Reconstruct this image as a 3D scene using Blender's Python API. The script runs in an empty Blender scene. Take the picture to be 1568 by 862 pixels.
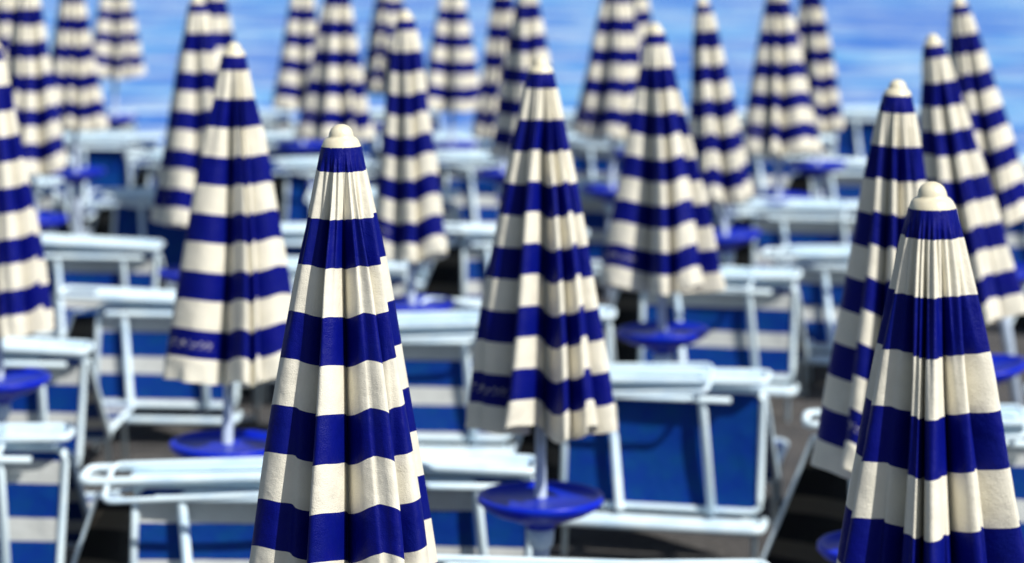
import bpy, bmesh, math, random
from mathutils import Vector, Matrix
R = math.radians
scene = bpy.context.scene
COL = scene.collection

# ---------------------------------------------------------------- world / light
world = bpy.data.worlds.new("World"); scene.world = world; world.use_nodes = True
nt = world.node_tree; nt.nodes.clear()
sky = nt.nodes.new("ShaderNodeTexSky"); sky.sky_type = 'NISHITA'; sky.sun_disc = False
bg = nt.nodes.new("ShaderNodeBackground"); out = nt.nodes.new("ShaderNodeOutputWorld")
SUN_EL, SUN_AZ = R(46), R(130)
sky.sun_elevation = SUN_EL; sky.sun_rotation = SUN_AZ
bg.inputs[1].default_value = 0.08
nt.links.new(sky.outputs[0], bg.inputs[0]); nt.links.new(bg.outputs[0], out.inputs[0])
sd = bpy.data.lights.new("sun", 'SUN'); sd.energy = 5.0; sd.angle = R(.5); sd.color = (1.0, .965, .90)
so = bpy.data.objects.new("sun", sd); COL.objects.link(so)
dirv = Vector((math.sin(SUN_AZ)*math.cos(SUN_EL), math.cos(SUN_AZ)*math.cos(SUN_EL), math.sin(SUN_EL)))
so.rotation_euler = dirv.to_track_quat('Z', 'Y').to_euler(); so.location = (5, -10, 20)

# ---------------------------------------------------------------- materials
def mat(name, color=(.5,.5,.5), rough=.5):
    m = bpy.data.materials.new(name); m.use_nodes = True
    b = m.node_tree.nodes["Principled BSDF"]
    b.inputs["Base Color"].default_value = (*color, 1); b.inputs["Roughness"].default_value = rough
    return m, m.node_tree, b
def math_node(t, op, a=None, b=None):
    n = t.nodes.new("ShaderNodeMath"); n.operation = op
    for i, v in enumerate((a, b)):
        if v is None: continue
        if isinstance(v, (int, float)): n.inputs[i].default_value = v
        else: t.links.new(v, n.inputs[i])
    return n.outputs[0]
def noise(t, vec, scale, detail=3, rough=.5):
    n = t.nodes.new("ShaderNodeTexNoise"); n.inputs["Scale"].default_value = scale
    n.inputs["Detail"].default_value = detail; n.inputs["Roughness"].default_value = rough
    if vec is not None: t.links.new(vec, n.inputs["Vector"])
    return n.outputs["Fac"]
def mixc(t, fac, a, b, mode='MIX'):
    n = t.nodes.new("ShaderNodeMix"); n.data_type = 'RGBA'; n.blend_type = mode
    for s, v in ((n.inputs[0], fac), (n.inputs[6], a), (n.inputs[7], b)):
        if isinstance(v, tuple): s.default_value = (*v, 1)
        elif isinstance(v, (int, float)): s.default_value = v
        else: t.links.new(v, s)
    return n.outputs[2]
def ramp(t, fac, p0, p1):
    n = t.nodes.new("ShaderNodeMapRange"); n.inputs[1].default_value = p0; n.inputs[2].default_value = p1
    t.links.new(fac, n.inputs[0]); return n.outputs[0]
def bump(t, b, h, strength, dist):
    n = t.nodes.new("ShaderNodeBump"); n.inputs["Strength"].default_value = strength
    n.inputs["Distance"].default_value = dist; t.links.new(h, n.inputs["Height"])
    t.links.new(n.outputs[0], b.inputs["Normal"])

NAVY = (.0012, .0038, .185); CREAM = (.88, .84, .71)
def fabric(name, period, offset, frac_navy, navy=NAVY, cream=CREAM, transl=.04, printed=False):
    m, t, b = mat(name, rough=.45)
    uv = t.nodes.new("ShaderNodeUVMap").outputs[0]
    sep = t.nodes.new("ShaderNodeSeparateXYZ"); t.links.new(uv, sep.inputs[0])
    co = t.nodes.new("ShaderNodeTexCoord").outputs["Object"]
    wob = math_node(t, 'MULTIPLY', math_node(t, 'SUBTRACT', noise(t, co, 9, 2), .5), .006)
    s = math_node(t, 'ADD', sep.outputs[1], wob)
    f = math_node(t, 'FRACT', math_node(t, 'DIVIDE', math_node(t, 'SUBTRACT', s, offset), period))
    isn = math_node(t, 'GREATER_THAN', f, 1-frac_navy)
    if printed:
        mp = t.nodes.new("ShaderNodeMapping"); mp.inputs["Scale"].default_value = (300, 60, 1); t.links.new(uv, mp.inputs[0])
        ln = noise(t, mp.outputs[0], 1.0, 1)
        m1 = math_node(t, 'GREATER_THAN', ln, .56)
        m2 = math_node(t, 'MULTIPLY', math_node(t, 'GREATER_THAN', sep.outputs[1], 1.110), math_node(t, 'LESS_THAN', sep.outputs[1], 1.138))
        m3 = math_node(t, 'MULTIPLY', math_node(t, 'GREATER_THAN', sep.outputs[0], .03), math_node(t, 'LESS_THAN', sep.outputs[0], .10))
        txt = math_node(t, 'MULTIPLY', math_node(t, 'MULTIPLY', m1, m2), math_node(t, 'MULTIPLY', m3, .6))
        isn = math_node(t, 'MULTIPLY', isn, math_node(t, 'SUBTRACT', 1.0, txt))
    dirt = noise(t, co, 14, 5, .6)
    cr = mixc(t, ramp(t, dirt, .4, .8), cream, tuple(c*.88 for c in cream))
    nv = mixc(t, ramp(t, dirt, .35, .8), navy, (navy[0]*1.6, navy[1]*2.0, navy[2]*.85))
    c = mixc(t, isn, cr, nv)
    t.links.new(c, b.inputs["Base Color"])
    b.inputs["Specular IOR Level"].default_value = .14
    h = math_node(t, 'ADD', noise(t, co, 420, 2), math_node(t, 'MULTIPLY', noise(t, co, 16, 4), 5.0))
    bump(t, b, h, .4, .004)
    tr = t.nodes.new("ShaderNodeBsdfTranslucent"); t.links.new(c, tr.inputs[0])
    mx = t.nodes.new("ShaderNodeMixShader"); mx.inputs[0].default_value = transl
    o = t.nodes["Material Output"]
    t.links.new(b.outputs[0], mx.inputs[1]); t.links.new(tr.outputs[0], mx.inputs[2]); t.links.new(mx.outputs[0], o.inputs[0])
    return m
M_CANOPY = fabric("striped_canopy_fabric", .214, .105, .5, printed=True)
M_BED = fabric("striped_lounger_fabric", .215, .05, .60, navy=(.001, .030, .25), cream=(.60, .62, .60), transl=.02)
M_BEDP = fabric("navy_lounger_fabric", 50., -1., .99, navy=(.001, .030, .25), transl=.02)
M_BED_SHADED = fabric("shaded_lounger_fabric", .215, .05, .62, navy=(.003, .004, .008), cream=(.08, .07, .055), transl=.0)  # lounger stripes with shade painted into both colours, for the side flap

M_CAP, t, b = mat("cream_plastic", (.86, .80, .62), .35)
c = noise(t, t.nodes.new("ShaderNodeTexCoord").outputs["Object"], 40, 4)
t.links.new(mixc(t, ramp(t, c, .4, .8), (.84, .78, .58), (.72, .63, .43)), b.inputs["Base Color"])
M_TRAY, t, b = mat("blue_plastic", (.006, .02, .5), .35)
c = noise(t, t.nodes.new("ShaderNodeTexCoord").outputs["Object"], 18, 5)
t.links.new(mixc(t, ramp(t, c, .4, .8), (.002, .016, .55), (.004, .035, .50)), b.inputs["Base Color"])
b.inputs["Specular IOR Level"].default_value = .3
M_POLE, t, b = mat("painted_pole", (.62, .66, .72), .4)
c = noise(t, t.nodes.new("ShaderNodeTexCoord").outputs["Object"], 12, 5)
t.links.new(mixc(t, ramp(t, c, .4, .75), (.50, .60, .75), (.30, .37, .48)), b.inputs["Base Color"])
M_WHITE, t, b = mat("white_painted_aluminium", (.74, .82, .88), .35)
c = noise(t, t.nodes.new("ShaderNodeTexCoord").outputs["Object"], 7, 5)
t.links.new(mixc(t, ramp(t, c, .45, .8), (.76, .91, .98), (.50, .70, .90)), b.inputs["Base Color"])

M_SAND, t, b = mat("wet_grey_sand", (.12, .11, .10), .95)
co = t.nodes.new("ShaderNodeTexCoord").outputs["Object"]
c = mixc(t, ramp(t, noise(t, co, 1.3, 6, .6), .35, .7), (.050, .050, .054), (.10, .092, .085))
c = mixc(t, ramp(t, noise(t, co, 60, 3), .5, .75), c, (.16, .15, .14))
t.links.new(c, b.inputs["Base Color"])
bump(t, b, math_node(t, 'ADD', noise(t, co, 5, 6), math_node(t, 'MULTIPLY', noise(t, co, 50, 3), .25)), .8, .08)

M_SEA, t, b = mat("sea_water", (.03, .2, .5), .3)
co = t.nodes.new("ShaderNodeTexCoord").outputs["Object"]
mp = t.nodes.new("ShaderNodeMapping"); mp.inputs["Scale"].default_value = (.16, .24, .3); t.links.new(co, mp.inputs[0])
n1 = noise(t, mp.outputs[0], 1.0, 6, .62)
mp2 = t.nodes.new("ShaderNodeMapping"); mp2.inputs["Scale"].default_value = (.5, .8, 1); t.links.new(co, mp2.inputs[0])
n2 = noise(t, mp2.outputs[0], 1.0, 6, .68)
c = mixc(t, ramp(t, n1, .45, .60), (.008, .16, .70), (.15, .46, .88))
c = mixc(t, math_node(t, 'MULTIPLY', ramp(t, n2, .47, .63), .75), c, (.66, .82, .95))
t.links.new(c, b.inputs["Base Color"]); b.inputs["Specular IOR Level"].default_value = .15
bump(t, b, math_node(t, 'ADD', n2, math_node(t, 'MULTIPLY', noise(t, co, 4, 4), .3)), .6, .25)

# ---------------------------------------------------------------- mesh helpers
def new_obj(name, bm, mats, parent=None, loc=(0,0,0), smooth=True):
    me = bpy.data.meshes.new(name); bm.to_mesh(me); bm.free()
    for m in mats: me.materials.append(m)
    if smooth:
        for p in me.polygons: p.use_smooth = True
    o = bpy.data.objects.new(name, me); COL.objects.link(o); o.location = loc
    if parent: o.parent = parent
    return o
def lathe(bm, prof, seg=32, mi=0, z0=0.):
    rings = []
    for r, z in prof:
        rings.append([bm.verts.new((max(r, 1e-4)*math.cos(2*math.pi*i/seg), max(r, 1e-4)*math.sin(2*math.pi*i/seg), z+z0)) for i in range(seg)])
    for a, bb in zip(rings, rings[1:]):
        for i in range(seg):
            f = bm.faces.new((a[i], a[(i+1) % seg], bb[(i+1) % seg], bb[i])); f.material_index = mi
def tube(bm, pts, r, seg=10, mi=0, flat=1.0):
    pts = [Vector(p) for p in pts]; rings = []
    for i, p in enumerate(pts):
        d = (pts[min(i+1, len(pts)-1)] - pts[max(i-1, 0)]).normalized()
        up = Vector((0, 0, 1)) if abs(d.z) < .95 else Vector((0, 1, 0))
        s = d.cross(up).normalized(); u = s.cross(d).normalized()
        rings.append([bm.verts.new(p + s*r*math.cos(2*math.pi*k/seg) + u*r*flat*math.sin(2*math.pi*k/seg)) for k in range(seg)])
    for a, bb in zip(rings, rings[1:]):
        for k in range(seg):
            f = bm.faces.new((a[k], a[(k+1) % seg], bb[(k+1) % seg], bb[k])); f.material_index = mi
    for rg in (rings[0], rings[-1]):
        f = bm.faces.new(rg); f.material_index = mi
def rounded(p, rad=.05, closed=False, n=4):
    p = [Vector(q) for q in p]; res = []
    m = len(p)
    for i in range(m):
        if not closed and i in (0, m-1): res.append(p[i]); continue
        a, c, e = p[i-1], p[i], p[(i+1) % m]
        d1 = (a-c); d2 = (e-c); l = min(rad, d1.length*.45, d2.length*.45)
        s = c + d1.normalized()*l; en = c + d2.normalized()*l
        for k in range(n+1):
            tt = k/n; res.append(s*(1-tt)**2 + c*2*tt*(1-tt) + en*tt*tt)
    if closed: res.append(res[0].copy())
    return res

# ---------------------------------------------------------------- umbrella
LEN = 1.262
def ss(a, b_, x):
    x = max(0, min(1, (x-a)/(b_-a))); return x*x*(3-2*x)
def canopy_mesh(rng, width, hi, creases=None):
    """creases: directions (deg, 0 = south side, positive towards east) of the deep folds between panels"""
    n = 8
    NU = 34 if hi else 16; NT = 170 if hi else 70
    L = []
    if creases:
        dirs = list(creases)
    else:
        a = rng.uniform(-95, -70); dirs = []
        while len(dirs) < 8:
            dirs.append(a); a += rng.choice((24, 34, 46, 58, 66))
        sc = 360./(a-dirs[0]); dirs = [dirs[0]+(d-dirs[0])*sc for d in dirs]
    for i in range(n):
        a0 = R(-90+dirs[i]); a1 = R(-90+(dirs[i+1] if i < n-1 else dirs[0]+360)); w = a1-a0
        sg = -1 if rng.random() < .7 else 1
        L.append(dict(a0=a0, w=w, A=rng.uniform(.90, 1.06), p=rng.choice((2.2, 2.8, 3.6, 5.0)), sk=sg*rng.uniform(.04, .20)*w,
                      ph=rng.uniform(0, 6.28), dz=rng.uniform(-.02, .035), d=rng.uniform(.62, .80), k=rng.choice((1., 1.5, 2)),
                      pa=rng.uniform(.01, .04), cz=rng.uniform(-.5, .5), ti=sg*rng.uniform(.14, .34), cd=rng.choice((0, .08, .16)),
                      fl=rng.uniform(-.08, .10)))
    bm = bmesh.new(); uvl = bm.loops.layers.uv.new("UVMap")
    total = n*NU; grid = []
    S0 = .050
    us = [math.copysign(abs(2*i/NU-1)**.55, 2*i/NU-1) for i in range(NU)]
    us = [.5*v + .5*(2*i/NU-1) for i, v in enumerate(us)]
    for j in range(NT+1):
        s = S0 + (LEN-S0)*j/NT
        row = []
        g = ss(.07, .38, s); g0 = ss(.058, .12, s)
        for i in range(total):
            l = L[i//NU]; u = us[i % NU]
            au = abs(u)
            p_ = 1.6+(l['p']-1.6)*g
            q = au**p_
            wf = min(1., l['w']/.55)
            depth = (.03 + .13*g0) + (l['d']*wf-.16)*g
            Rr = (.036 + .172*s + .012*math.sin(s*2.4))
            Rr = .040 + (Rr-.040)*(1+(width-1)*ss(.05, .5, s))
            r = Rr*(1+(l['A']-1)*g + l['fl']*ss(.7, 1.26, s)*(1-q))*(1-depth*q)
            r += Rr*l['ti']*wf*u*(1-q)*g
            r += Rr*.07*math.cos(3*math.pi*u+l['ph'])*(1-ss(.15, .6, s))*(1-au**4)*g0
            r += Rr*l['pa']*math.cos(l['k']*math.pi*u+l['ph']+s*1.4)*g*(1-au**3)
            cu = l['cz'] + .25*math.sin(s*2+l['ph'])
            r -= Rr*l['cd']*wf*math.exp(-((u-cu)/.12)**2)*ss(.3, .8, s)
            r += Rr*.012*math.sin(9*s+l['ph']*3+u*2)*g
            r = max(r, .043) if s < .08 else r
            th = l['a0'] + l['w']*(u+1)/2 + l['sk']*(1-q)*g + .05*math.sin(s*2.6)
            v = ss(1.175, 1.182, s)
            r += .005*v + .009*v*math.sin(th*17+l['ph'])*ss(1.18, 1.26, s)*(1-q)
            z = -(s*(1+.045*au**2*g) + l['dz']*g*(1-au**2)*s/1.2)*.965 - .001
            row.append(bm.verts.new((r*math.cos(th), r*math.sin(th), z)))
        grid.append((s, row))
    for (s0, a), (s1, c2) in zip(grid, grid[1:]):
        for i in range(total):
            k = (i+1) % total
            f = bm.faces.new((a[i], c2[i], c2[k], a[k]))
            x0, x1 = i/total, (i+1)/total
            for lp, uvv in zip(f.loops, ((x0, s0), (x0, s1), (x1, s1), (x1, s0))): lp[uvl].uv = uvv
    bm.normal_update()
    return bm

def umbrella(x, y, ztip, lean=0., leany=0., width=1., seed=0, hi=False, creases=None):
    rng = random.Random(seed)
    ax = Vector((-lean, -leany, 1.25)).normalized()
    H = ztip/ax.z
    base = Vector((x, y, ztip)) - ax*H
    e = bpy.data.objects.new("closed_beach_umbrella", None); COL.objects.link(e)
    e.location = base; e.rotation_euler = (math.atan2(leany, 1.25), math.atan2(-lean, 1.25), 0)
    e.empty_display_size = .2
    new_obj("canopy", canopy_mesh(rng, width, hi, creases), [M_CANOPY], e, (0, 0, H))
    bm = bmesh.new()
    lathe(bm, [(0, .0), (.008, -.0005), (.016, -.004), (.0225, -.010), (.0265, -.018), (.028, -.025), (.0285, -.028), (.034, -.031),
               (.0395, -.037), (.0430, -.045), (.0450, -.050), (.0455, -.055), (.044, -.058), (.030, -.058)], 40)
    new_obj("finial_cap", bm, [M_CAP], e, (0, 0, H))
    bm = bmesh.new()
    lathe(bm, [(0, H-.03), (.019, H-.04), (.019, .90), (.021, .895), (.021, .74), (.030, .735), (.030, -.25), (0, -.25)], 20)
    new_obj("pole", bm, [M_POLE], e)
    bm = bmesh.new()
    lathe(bm, [(.022, .795), (.19, .79), (.197, .80), (.212, .803), (.2175, .797), (.2175, .782), (.20, .765), (.165, .745), (.10, .722), (.055, .705), (.05, .69), (.03, .69)], 56)
    new_obj("drinks_tray", bm, [M_TRAY], e)
    bm = bmesh.new()
    lathe(bm, [(.031, .688), (.046, .686), (.046, .655), (.04, .63), (.031, .62)], 28)
    new_obj("tray_collar", bm, [M_WHITE], e)
    bm = bmesh.new()
    for i in range(8):
        a = i*math.pi/4
        tube(bm, [(.02*math.cos(a), .02*math.sin(a), H-.08), (.03*math.cos(a), .03*math.sin(a), H-1.15)], .003, 6)
    lathe(bm, [(.021, H-1.02), (.03, H-1.02), (.03, H-1.10), (.021, H-1.10)], 16)
    new_obj("ribs", bm, [M_POLE], e)
    return e

CR_B = [-82, -27, 8, 40, 88, 140, 190, 235]
CR_C = [-85, -48, -24, 9, 50, 95, 150, 215]
CR_M = [-88, -30, 12, 29, 50, 95, 150, 215]
CR_L = [-86, 2, 28, 48, 90, 140, 190, 235]
CR_R = [-80, -30, -5, 35, 90, 140, 190, 235]
U = [
 (-.385, 5.765, 2.335, .012, 1.02, 11, True, CR_B),
 (.794, 4.84, 2.309, .01, 1.00, 12, True, CR_C),
 (.098, 8.75, 2.296, .0, 1.10, 13, True, CR_M),
 (-1.044, 9.61, 2.299, -.02, .98, 14, True, CR_L),
 (1.216, 8.07, 2.27, -.03, .86, 15, True, CR_R),
 (.676, 12.1, 2.248, .03, 1.14, 16, False, None),
 (-.539, 12.9, 2.274, .03, .72, 17, False, None),
 (1.155, 15.55, 2.235, .12, .82, 18, False, None),
 (1.81, 17.5, 2.337, .01, 1.05, 19, False, None),
 (2.28, 19.6, 2.30, .05, 1.05, 20, False, None),
 (1.837, 11.2, 2.244, .17, .94, 21, False, None),
 (2.44, 14.0, 2.30, .18, .94, 22, False, None),
 (-.07, 19.1, 2.30, 0, .9, 23, False, None),
 (.107, 17.4, 2.32, 0, 1.0, 24, False, None),
 (-.5, 21.2, 2.33, 0, 1.08, 25, False, None),
 (-1.09, 23.0, 2.33, 0, 1.0, 26, False, None),
 (-1.24, 18.2, 2.38, 0, 1.0, 27, False, None),
 (-1.735, 21.2, 2.34, 0, .9, 28, False, None),
 (.74, 18.0, 2.41, -.03, 1.05, 29, False, None),
 (1.0, 20.6, 2.34, 0, 1.0, 30, False, None),
 (-1.72, 14.0, 2.31, 0, .87, 31, False, None),
 (-2.02, 17.4, 2.35, 0, 1.0, 32, False, None),
 (-3.08, 16.3, 2.34, .03, 1.0, 33, False, None),
 (-3.29, 19.1, 2.36, .03, 1.0, 34, False, None),
 (-3.87, 19.6, 2.40, 0, 1.0, 35, False, None),
 (-3.69, 23.8, 2.42, 0, 1.05, 36, False, None),
 (-2.22, 10.9, 2.25, .03, .95, 37, False, None),
]
for x, y, z, ln, w, sd_, hi, cr_ in U:
    umbrella(x, y, z, lean=ln, width=w, seed=sd_, hi=hi, creases=cr_)

# ---------------------------------------------------------------- sun lounger
def sheet(bm, uvl, p0, p1, p2, p3, mi, sag=.02, n=10):
    p0, p1, p2, p3 = map(Vector, (p0, p1, p2, p3))
    nrm = (p1-p0).cross(p3-p0).normalized(); Lh = (p3-p0).length
    g = []
    for j in range(n+1):
        b_ = j/n; row = []
        for i in range(n+1):
            a = i/n
            p = (p0*(1-a)+p1*a)*(1-b_)+(p3*(1-a)+p2*a)*b_
            p = p - nrm*sag*math.sin(math.pi*a)*math.sin(math.pi*b_)
            row.append((bm.verts.new(p), (a, (1-b_)*Lh)))
        g.append(row)
    for j in range(n):
        for i in range(n):
            q = (g[j][i], g[j][i+1], g[j+1][i+1], g[j+1][i])
            f = bm.faces.new([v[0] for v in q]); f.material_index = mi
            for lp, v in zip(f.loops, q): lp[uvl].uv = v[1]
def lounger_mesh(seed, W=.84, plain=False, extra=True):
    rng = random.Random(seed)
    bm = bmesh.new(); uvl = bm.loops.layers.uv.new("UVMap")
    h = W/2; r = .015
    top = .72; bot = .22; yb = -.10; yf = .50
    tilt = rng.uniform(-.02, .02)
    tube(bm, rounded([(-h, yb, bot), (h, yb, bot), (h, 0, top), (-h, 0, top)], .05, True), r)
    sheet(bm, uvl, (-h+.01, yb, bot), (h-.01, yb, bot), (h-.01, 0, top), (-h+.01, 0, top), 1, .02)
    tube(bm, rounded([(-h, .05, top-.02), (h, .05, top-.02), (h, yf, bot), (-h, yf, bot)], .05, True), r)
    sheet(bm, uvl, (h-.01, yf, bot), (-h+.01, yf, bot), (-h+.01, .05, top-.02), (h-.01, .05, top-.02), 1, .02)
    # side flap, its shade put into the fabric colour, splayed at its foot
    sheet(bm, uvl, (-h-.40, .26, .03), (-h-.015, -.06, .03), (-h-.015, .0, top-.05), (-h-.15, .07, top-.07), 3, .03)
    tube(bm, [(-h-.405, .265, .0), (-h-.155, .075, top-.055), (-h, .02, top-.02)], .009)
    # foot section
    tube(bm, rounded([(-h+.03, yf+.03, bot+.02), (-h+.03, yf+.62, bot+.05), (h-.03, yf+.62, bot+.05), (h-.03, yf+.03, bot+.02)], .07), r)
    sheet(bm, uvl, (-h+.05, yf+.04, bot+.02), (h-.05, yf+.04, bot+.02), (h-.05, yf+.60, bot+.05), (-h+.05, yf+.60, bot+.05), 1, .03)
    # support U on the camera side
    sx = .20; o = -.04; so_ = .03
    tube(bm, rounded([(-sx+so_, yb+o, bot-.01), (-sx-so_, o, top-.03), (sx-so_, o, top-.03), (sx+so_, yb+o, bot-.01)], .03), .0185)
    tube(bm, [(-sx-.12, o-.02, top-.035), (sx+.10, o-.02, top-.035)], .013)
    # bottom frame (arm rests folded down)
    tube(bm, rounded([(-h-.02, yb-.02, bot-.03), (-h-.02, yb-.13, bot-.05), (h+.02, yb-.13, bot-.05), (h+.02, yb-.02, bot-.03)], .05), .019)
    if extra:
        sheet(bm, uvl, (-h, yb-.12, bot-.045), (h, yb-.12, bot-.045), (h, yb-.03, bot-.028), (-h, yb-.03, bot-.028), 2, .004)
    for sxx in (-1, 1):
        tube(bm, [(sxx*(h-.02), yb-.02, bot-.02), (sxx*(h-.02), yb-.06, .0)], .013)
        tube(bm, [(sxx*(h-.02), yf, bot), (sxx*(h-.02), yf+.08, .0)], .013)
        tube(bm, [(sxx*(h-.06), yf+.5, bot+.04), (sxx*(h-.06), yf+.55, .0)], .013)
    tube(bm, [(-h+.02, yf+.075, .02), (h-.02, yf+.075, .02)], .011)
    # sun-shade folded flat over the ridge
    zt = top+.035; dl = rng.uniform(0, .16)
    tube(bm, rounded([(-h-.05-dl, -.09, zt+.005+tilt), (h+.02, -.07, zt+.005-tilt), (h+.02, .08, zt+.02-tilt), (-h-.05-dl, .07, zt+.02+tilt)], .04, True), .016)
    sheet(bm, uvl, (-h-.02, -.08, zt+tilt), (h-.01, -.06, zt-tilt), (h-.01, .07, zt+.015-tilt), (-h-.02, .06, zt+.015+tilt), 2, .010)
    if extra:
        dx = rng.uniform(-.2, .05); t2 = rng.uniform(-.03, .03)
        tube(bm, rounded([(-h+dx-.08, -.17, zt-.045+t2), (h+dx-.12, -.15, zt-.04-t2), (h+dx-.12, .02, zt+.045-t2), (-h+dx-.08, .02, zt+.045+t2)], .04, True), .011)
    me = bpy.data.meshes.new("sun_lounger"); bm.to_mesh(me); bm.free()
    for m in (M_WHITE, M_BEDP if plain else M_BED, M_WHITE, M_BED_SHADED): me.materials.append(m)
    for p in me.polygons: p.use_smooth = True
    return me
BEDS = [lounger_mesh(1, .80), lounger_mesh(2, .74, extra=False), lounger_mesh(3, .84), lounger_mesh(4, .86, True), lounger_mesh(8, .80, True, False)]
def bed(x, y, yaw, k=0, z=0.):
    o = bpy.data.objects.new("sun_lounger", BEDS[k]); COL.objects.link(o)
    o.location = (x, y, z); o.rotation_euler = (0, 0, R(yaw))
near = [
 (-.96, 9.25, -2, 0), (-2.14, 9.9, -4, 2), (-1.78, 13.3, -5, 1), (-.40, 12.5, -4, 0), (.66, 11.1, -13, 3),
 (.12, 12.9, -6, 1), (1.14, 14.1, -14, 2), (2.05, 14.9, -12, 0), (2.05, 17.2, -10, 2), (1.76, 10.2, -6, 0),
 (-.30, 9.45, -4, 1), (.34, 7.85, -3, 2), (2.72, 10.6, -10, 1), (-3.05, 13.0, -4, 0), (-1.0, 14.4, -6, 2),
 (-2.35, 11.9, -5, 1), (-2.5, 15.4, -6, 1),
]
for a in near: bed(*a)
rng = random.Random(5)
row = 0
for y in (16.2, 18.2, 20.2, 22.2, 24.4):
    x = -5.4 + (row % 2)*.5
    xmax = 4.6
    while x < xmax:
        if y < 25.5 - .12*x and not any(abs(x-a[0]) < 1.0 and abs(y-a[1]) < 1.2 for a in near):
            if rng.random() > .12:
                bed(x+rng.uniform(-.1, .1), y+rng.uniform(-.4, .4), rng.uniform(-18, 4), rng.choice((0, 1, 2, 4, 3)))
        x += rng.uniform(1.2, 1.6)
    row += 1

# ---------------------------------------------------------------- ground and sea
def shore(x): return 28.5 - .55*max(-30, min(30, x)) + .5*math.sin(x*.7)
bm = bmesh.new()
xs = [-3000, -800, -200, -80] + [-40+i*1.0 for i in range(81)] + [80, 200, 800, 3000]
ys = [-400, -80, -20] + [-10+i*.75 for i in range(90)] + [80, 150, 400, 1500, 4000]
g = []
for y in ys:
    r_ = []
    for x in xs:
        d = y-shore(x)
        z = 0. if d < -1.5 else -.12*(d+1.5)
        z = max(z, -3.)
        if abs(z) < .001: z = .012*math.sin(x*2.1+y)*math.sin(y*1.7)
        r_.append(bm.verts.new((x, y, z)))
    g.append(r_)
for a, c2 in zip(g, g[1:]):
    for i in range(len(xs)-1): bm.faces.new((a[i], a[i+1], c2[i+1], c2[i]))
new_obj("sandy_beach_ground", bm, [M_SAND])
bm = bmesh.new()
vs = [bm.verts.new(p) for p in ((-4000, 12, -.18), (4000, 12, -.18), (4000, 6000, -.18), (-4000, 6000, -.18))]
bm.faces.new(vs)
new_obj("sea", bm, [M_SEA], smooth=False)

# ---------------------------------------------------------------- camera
cd = bpy.data.cameras.new("camera"); cam = bpy.data.objects.new("camera", cd); COL.objects.link(cam)
cam.location = (0, 0, 2.85); cam.rotation_euler = (R(90), 0, 0)
cd.lens = 90; cd.sensor_width = 36; cd.shift_y = -.377; cd.clip_end = 10000; cd.clip_start = .1
cd.dof.use_dof = True; cd.dof.focus_distance = 5.45; cd.dof.aperture_fstop = 2.5
scene.camera = cam
scene.view_settings.view_transform = 'Standard'; scene.view_settings.look = 'None'; scene.view_settings.exposure = 0
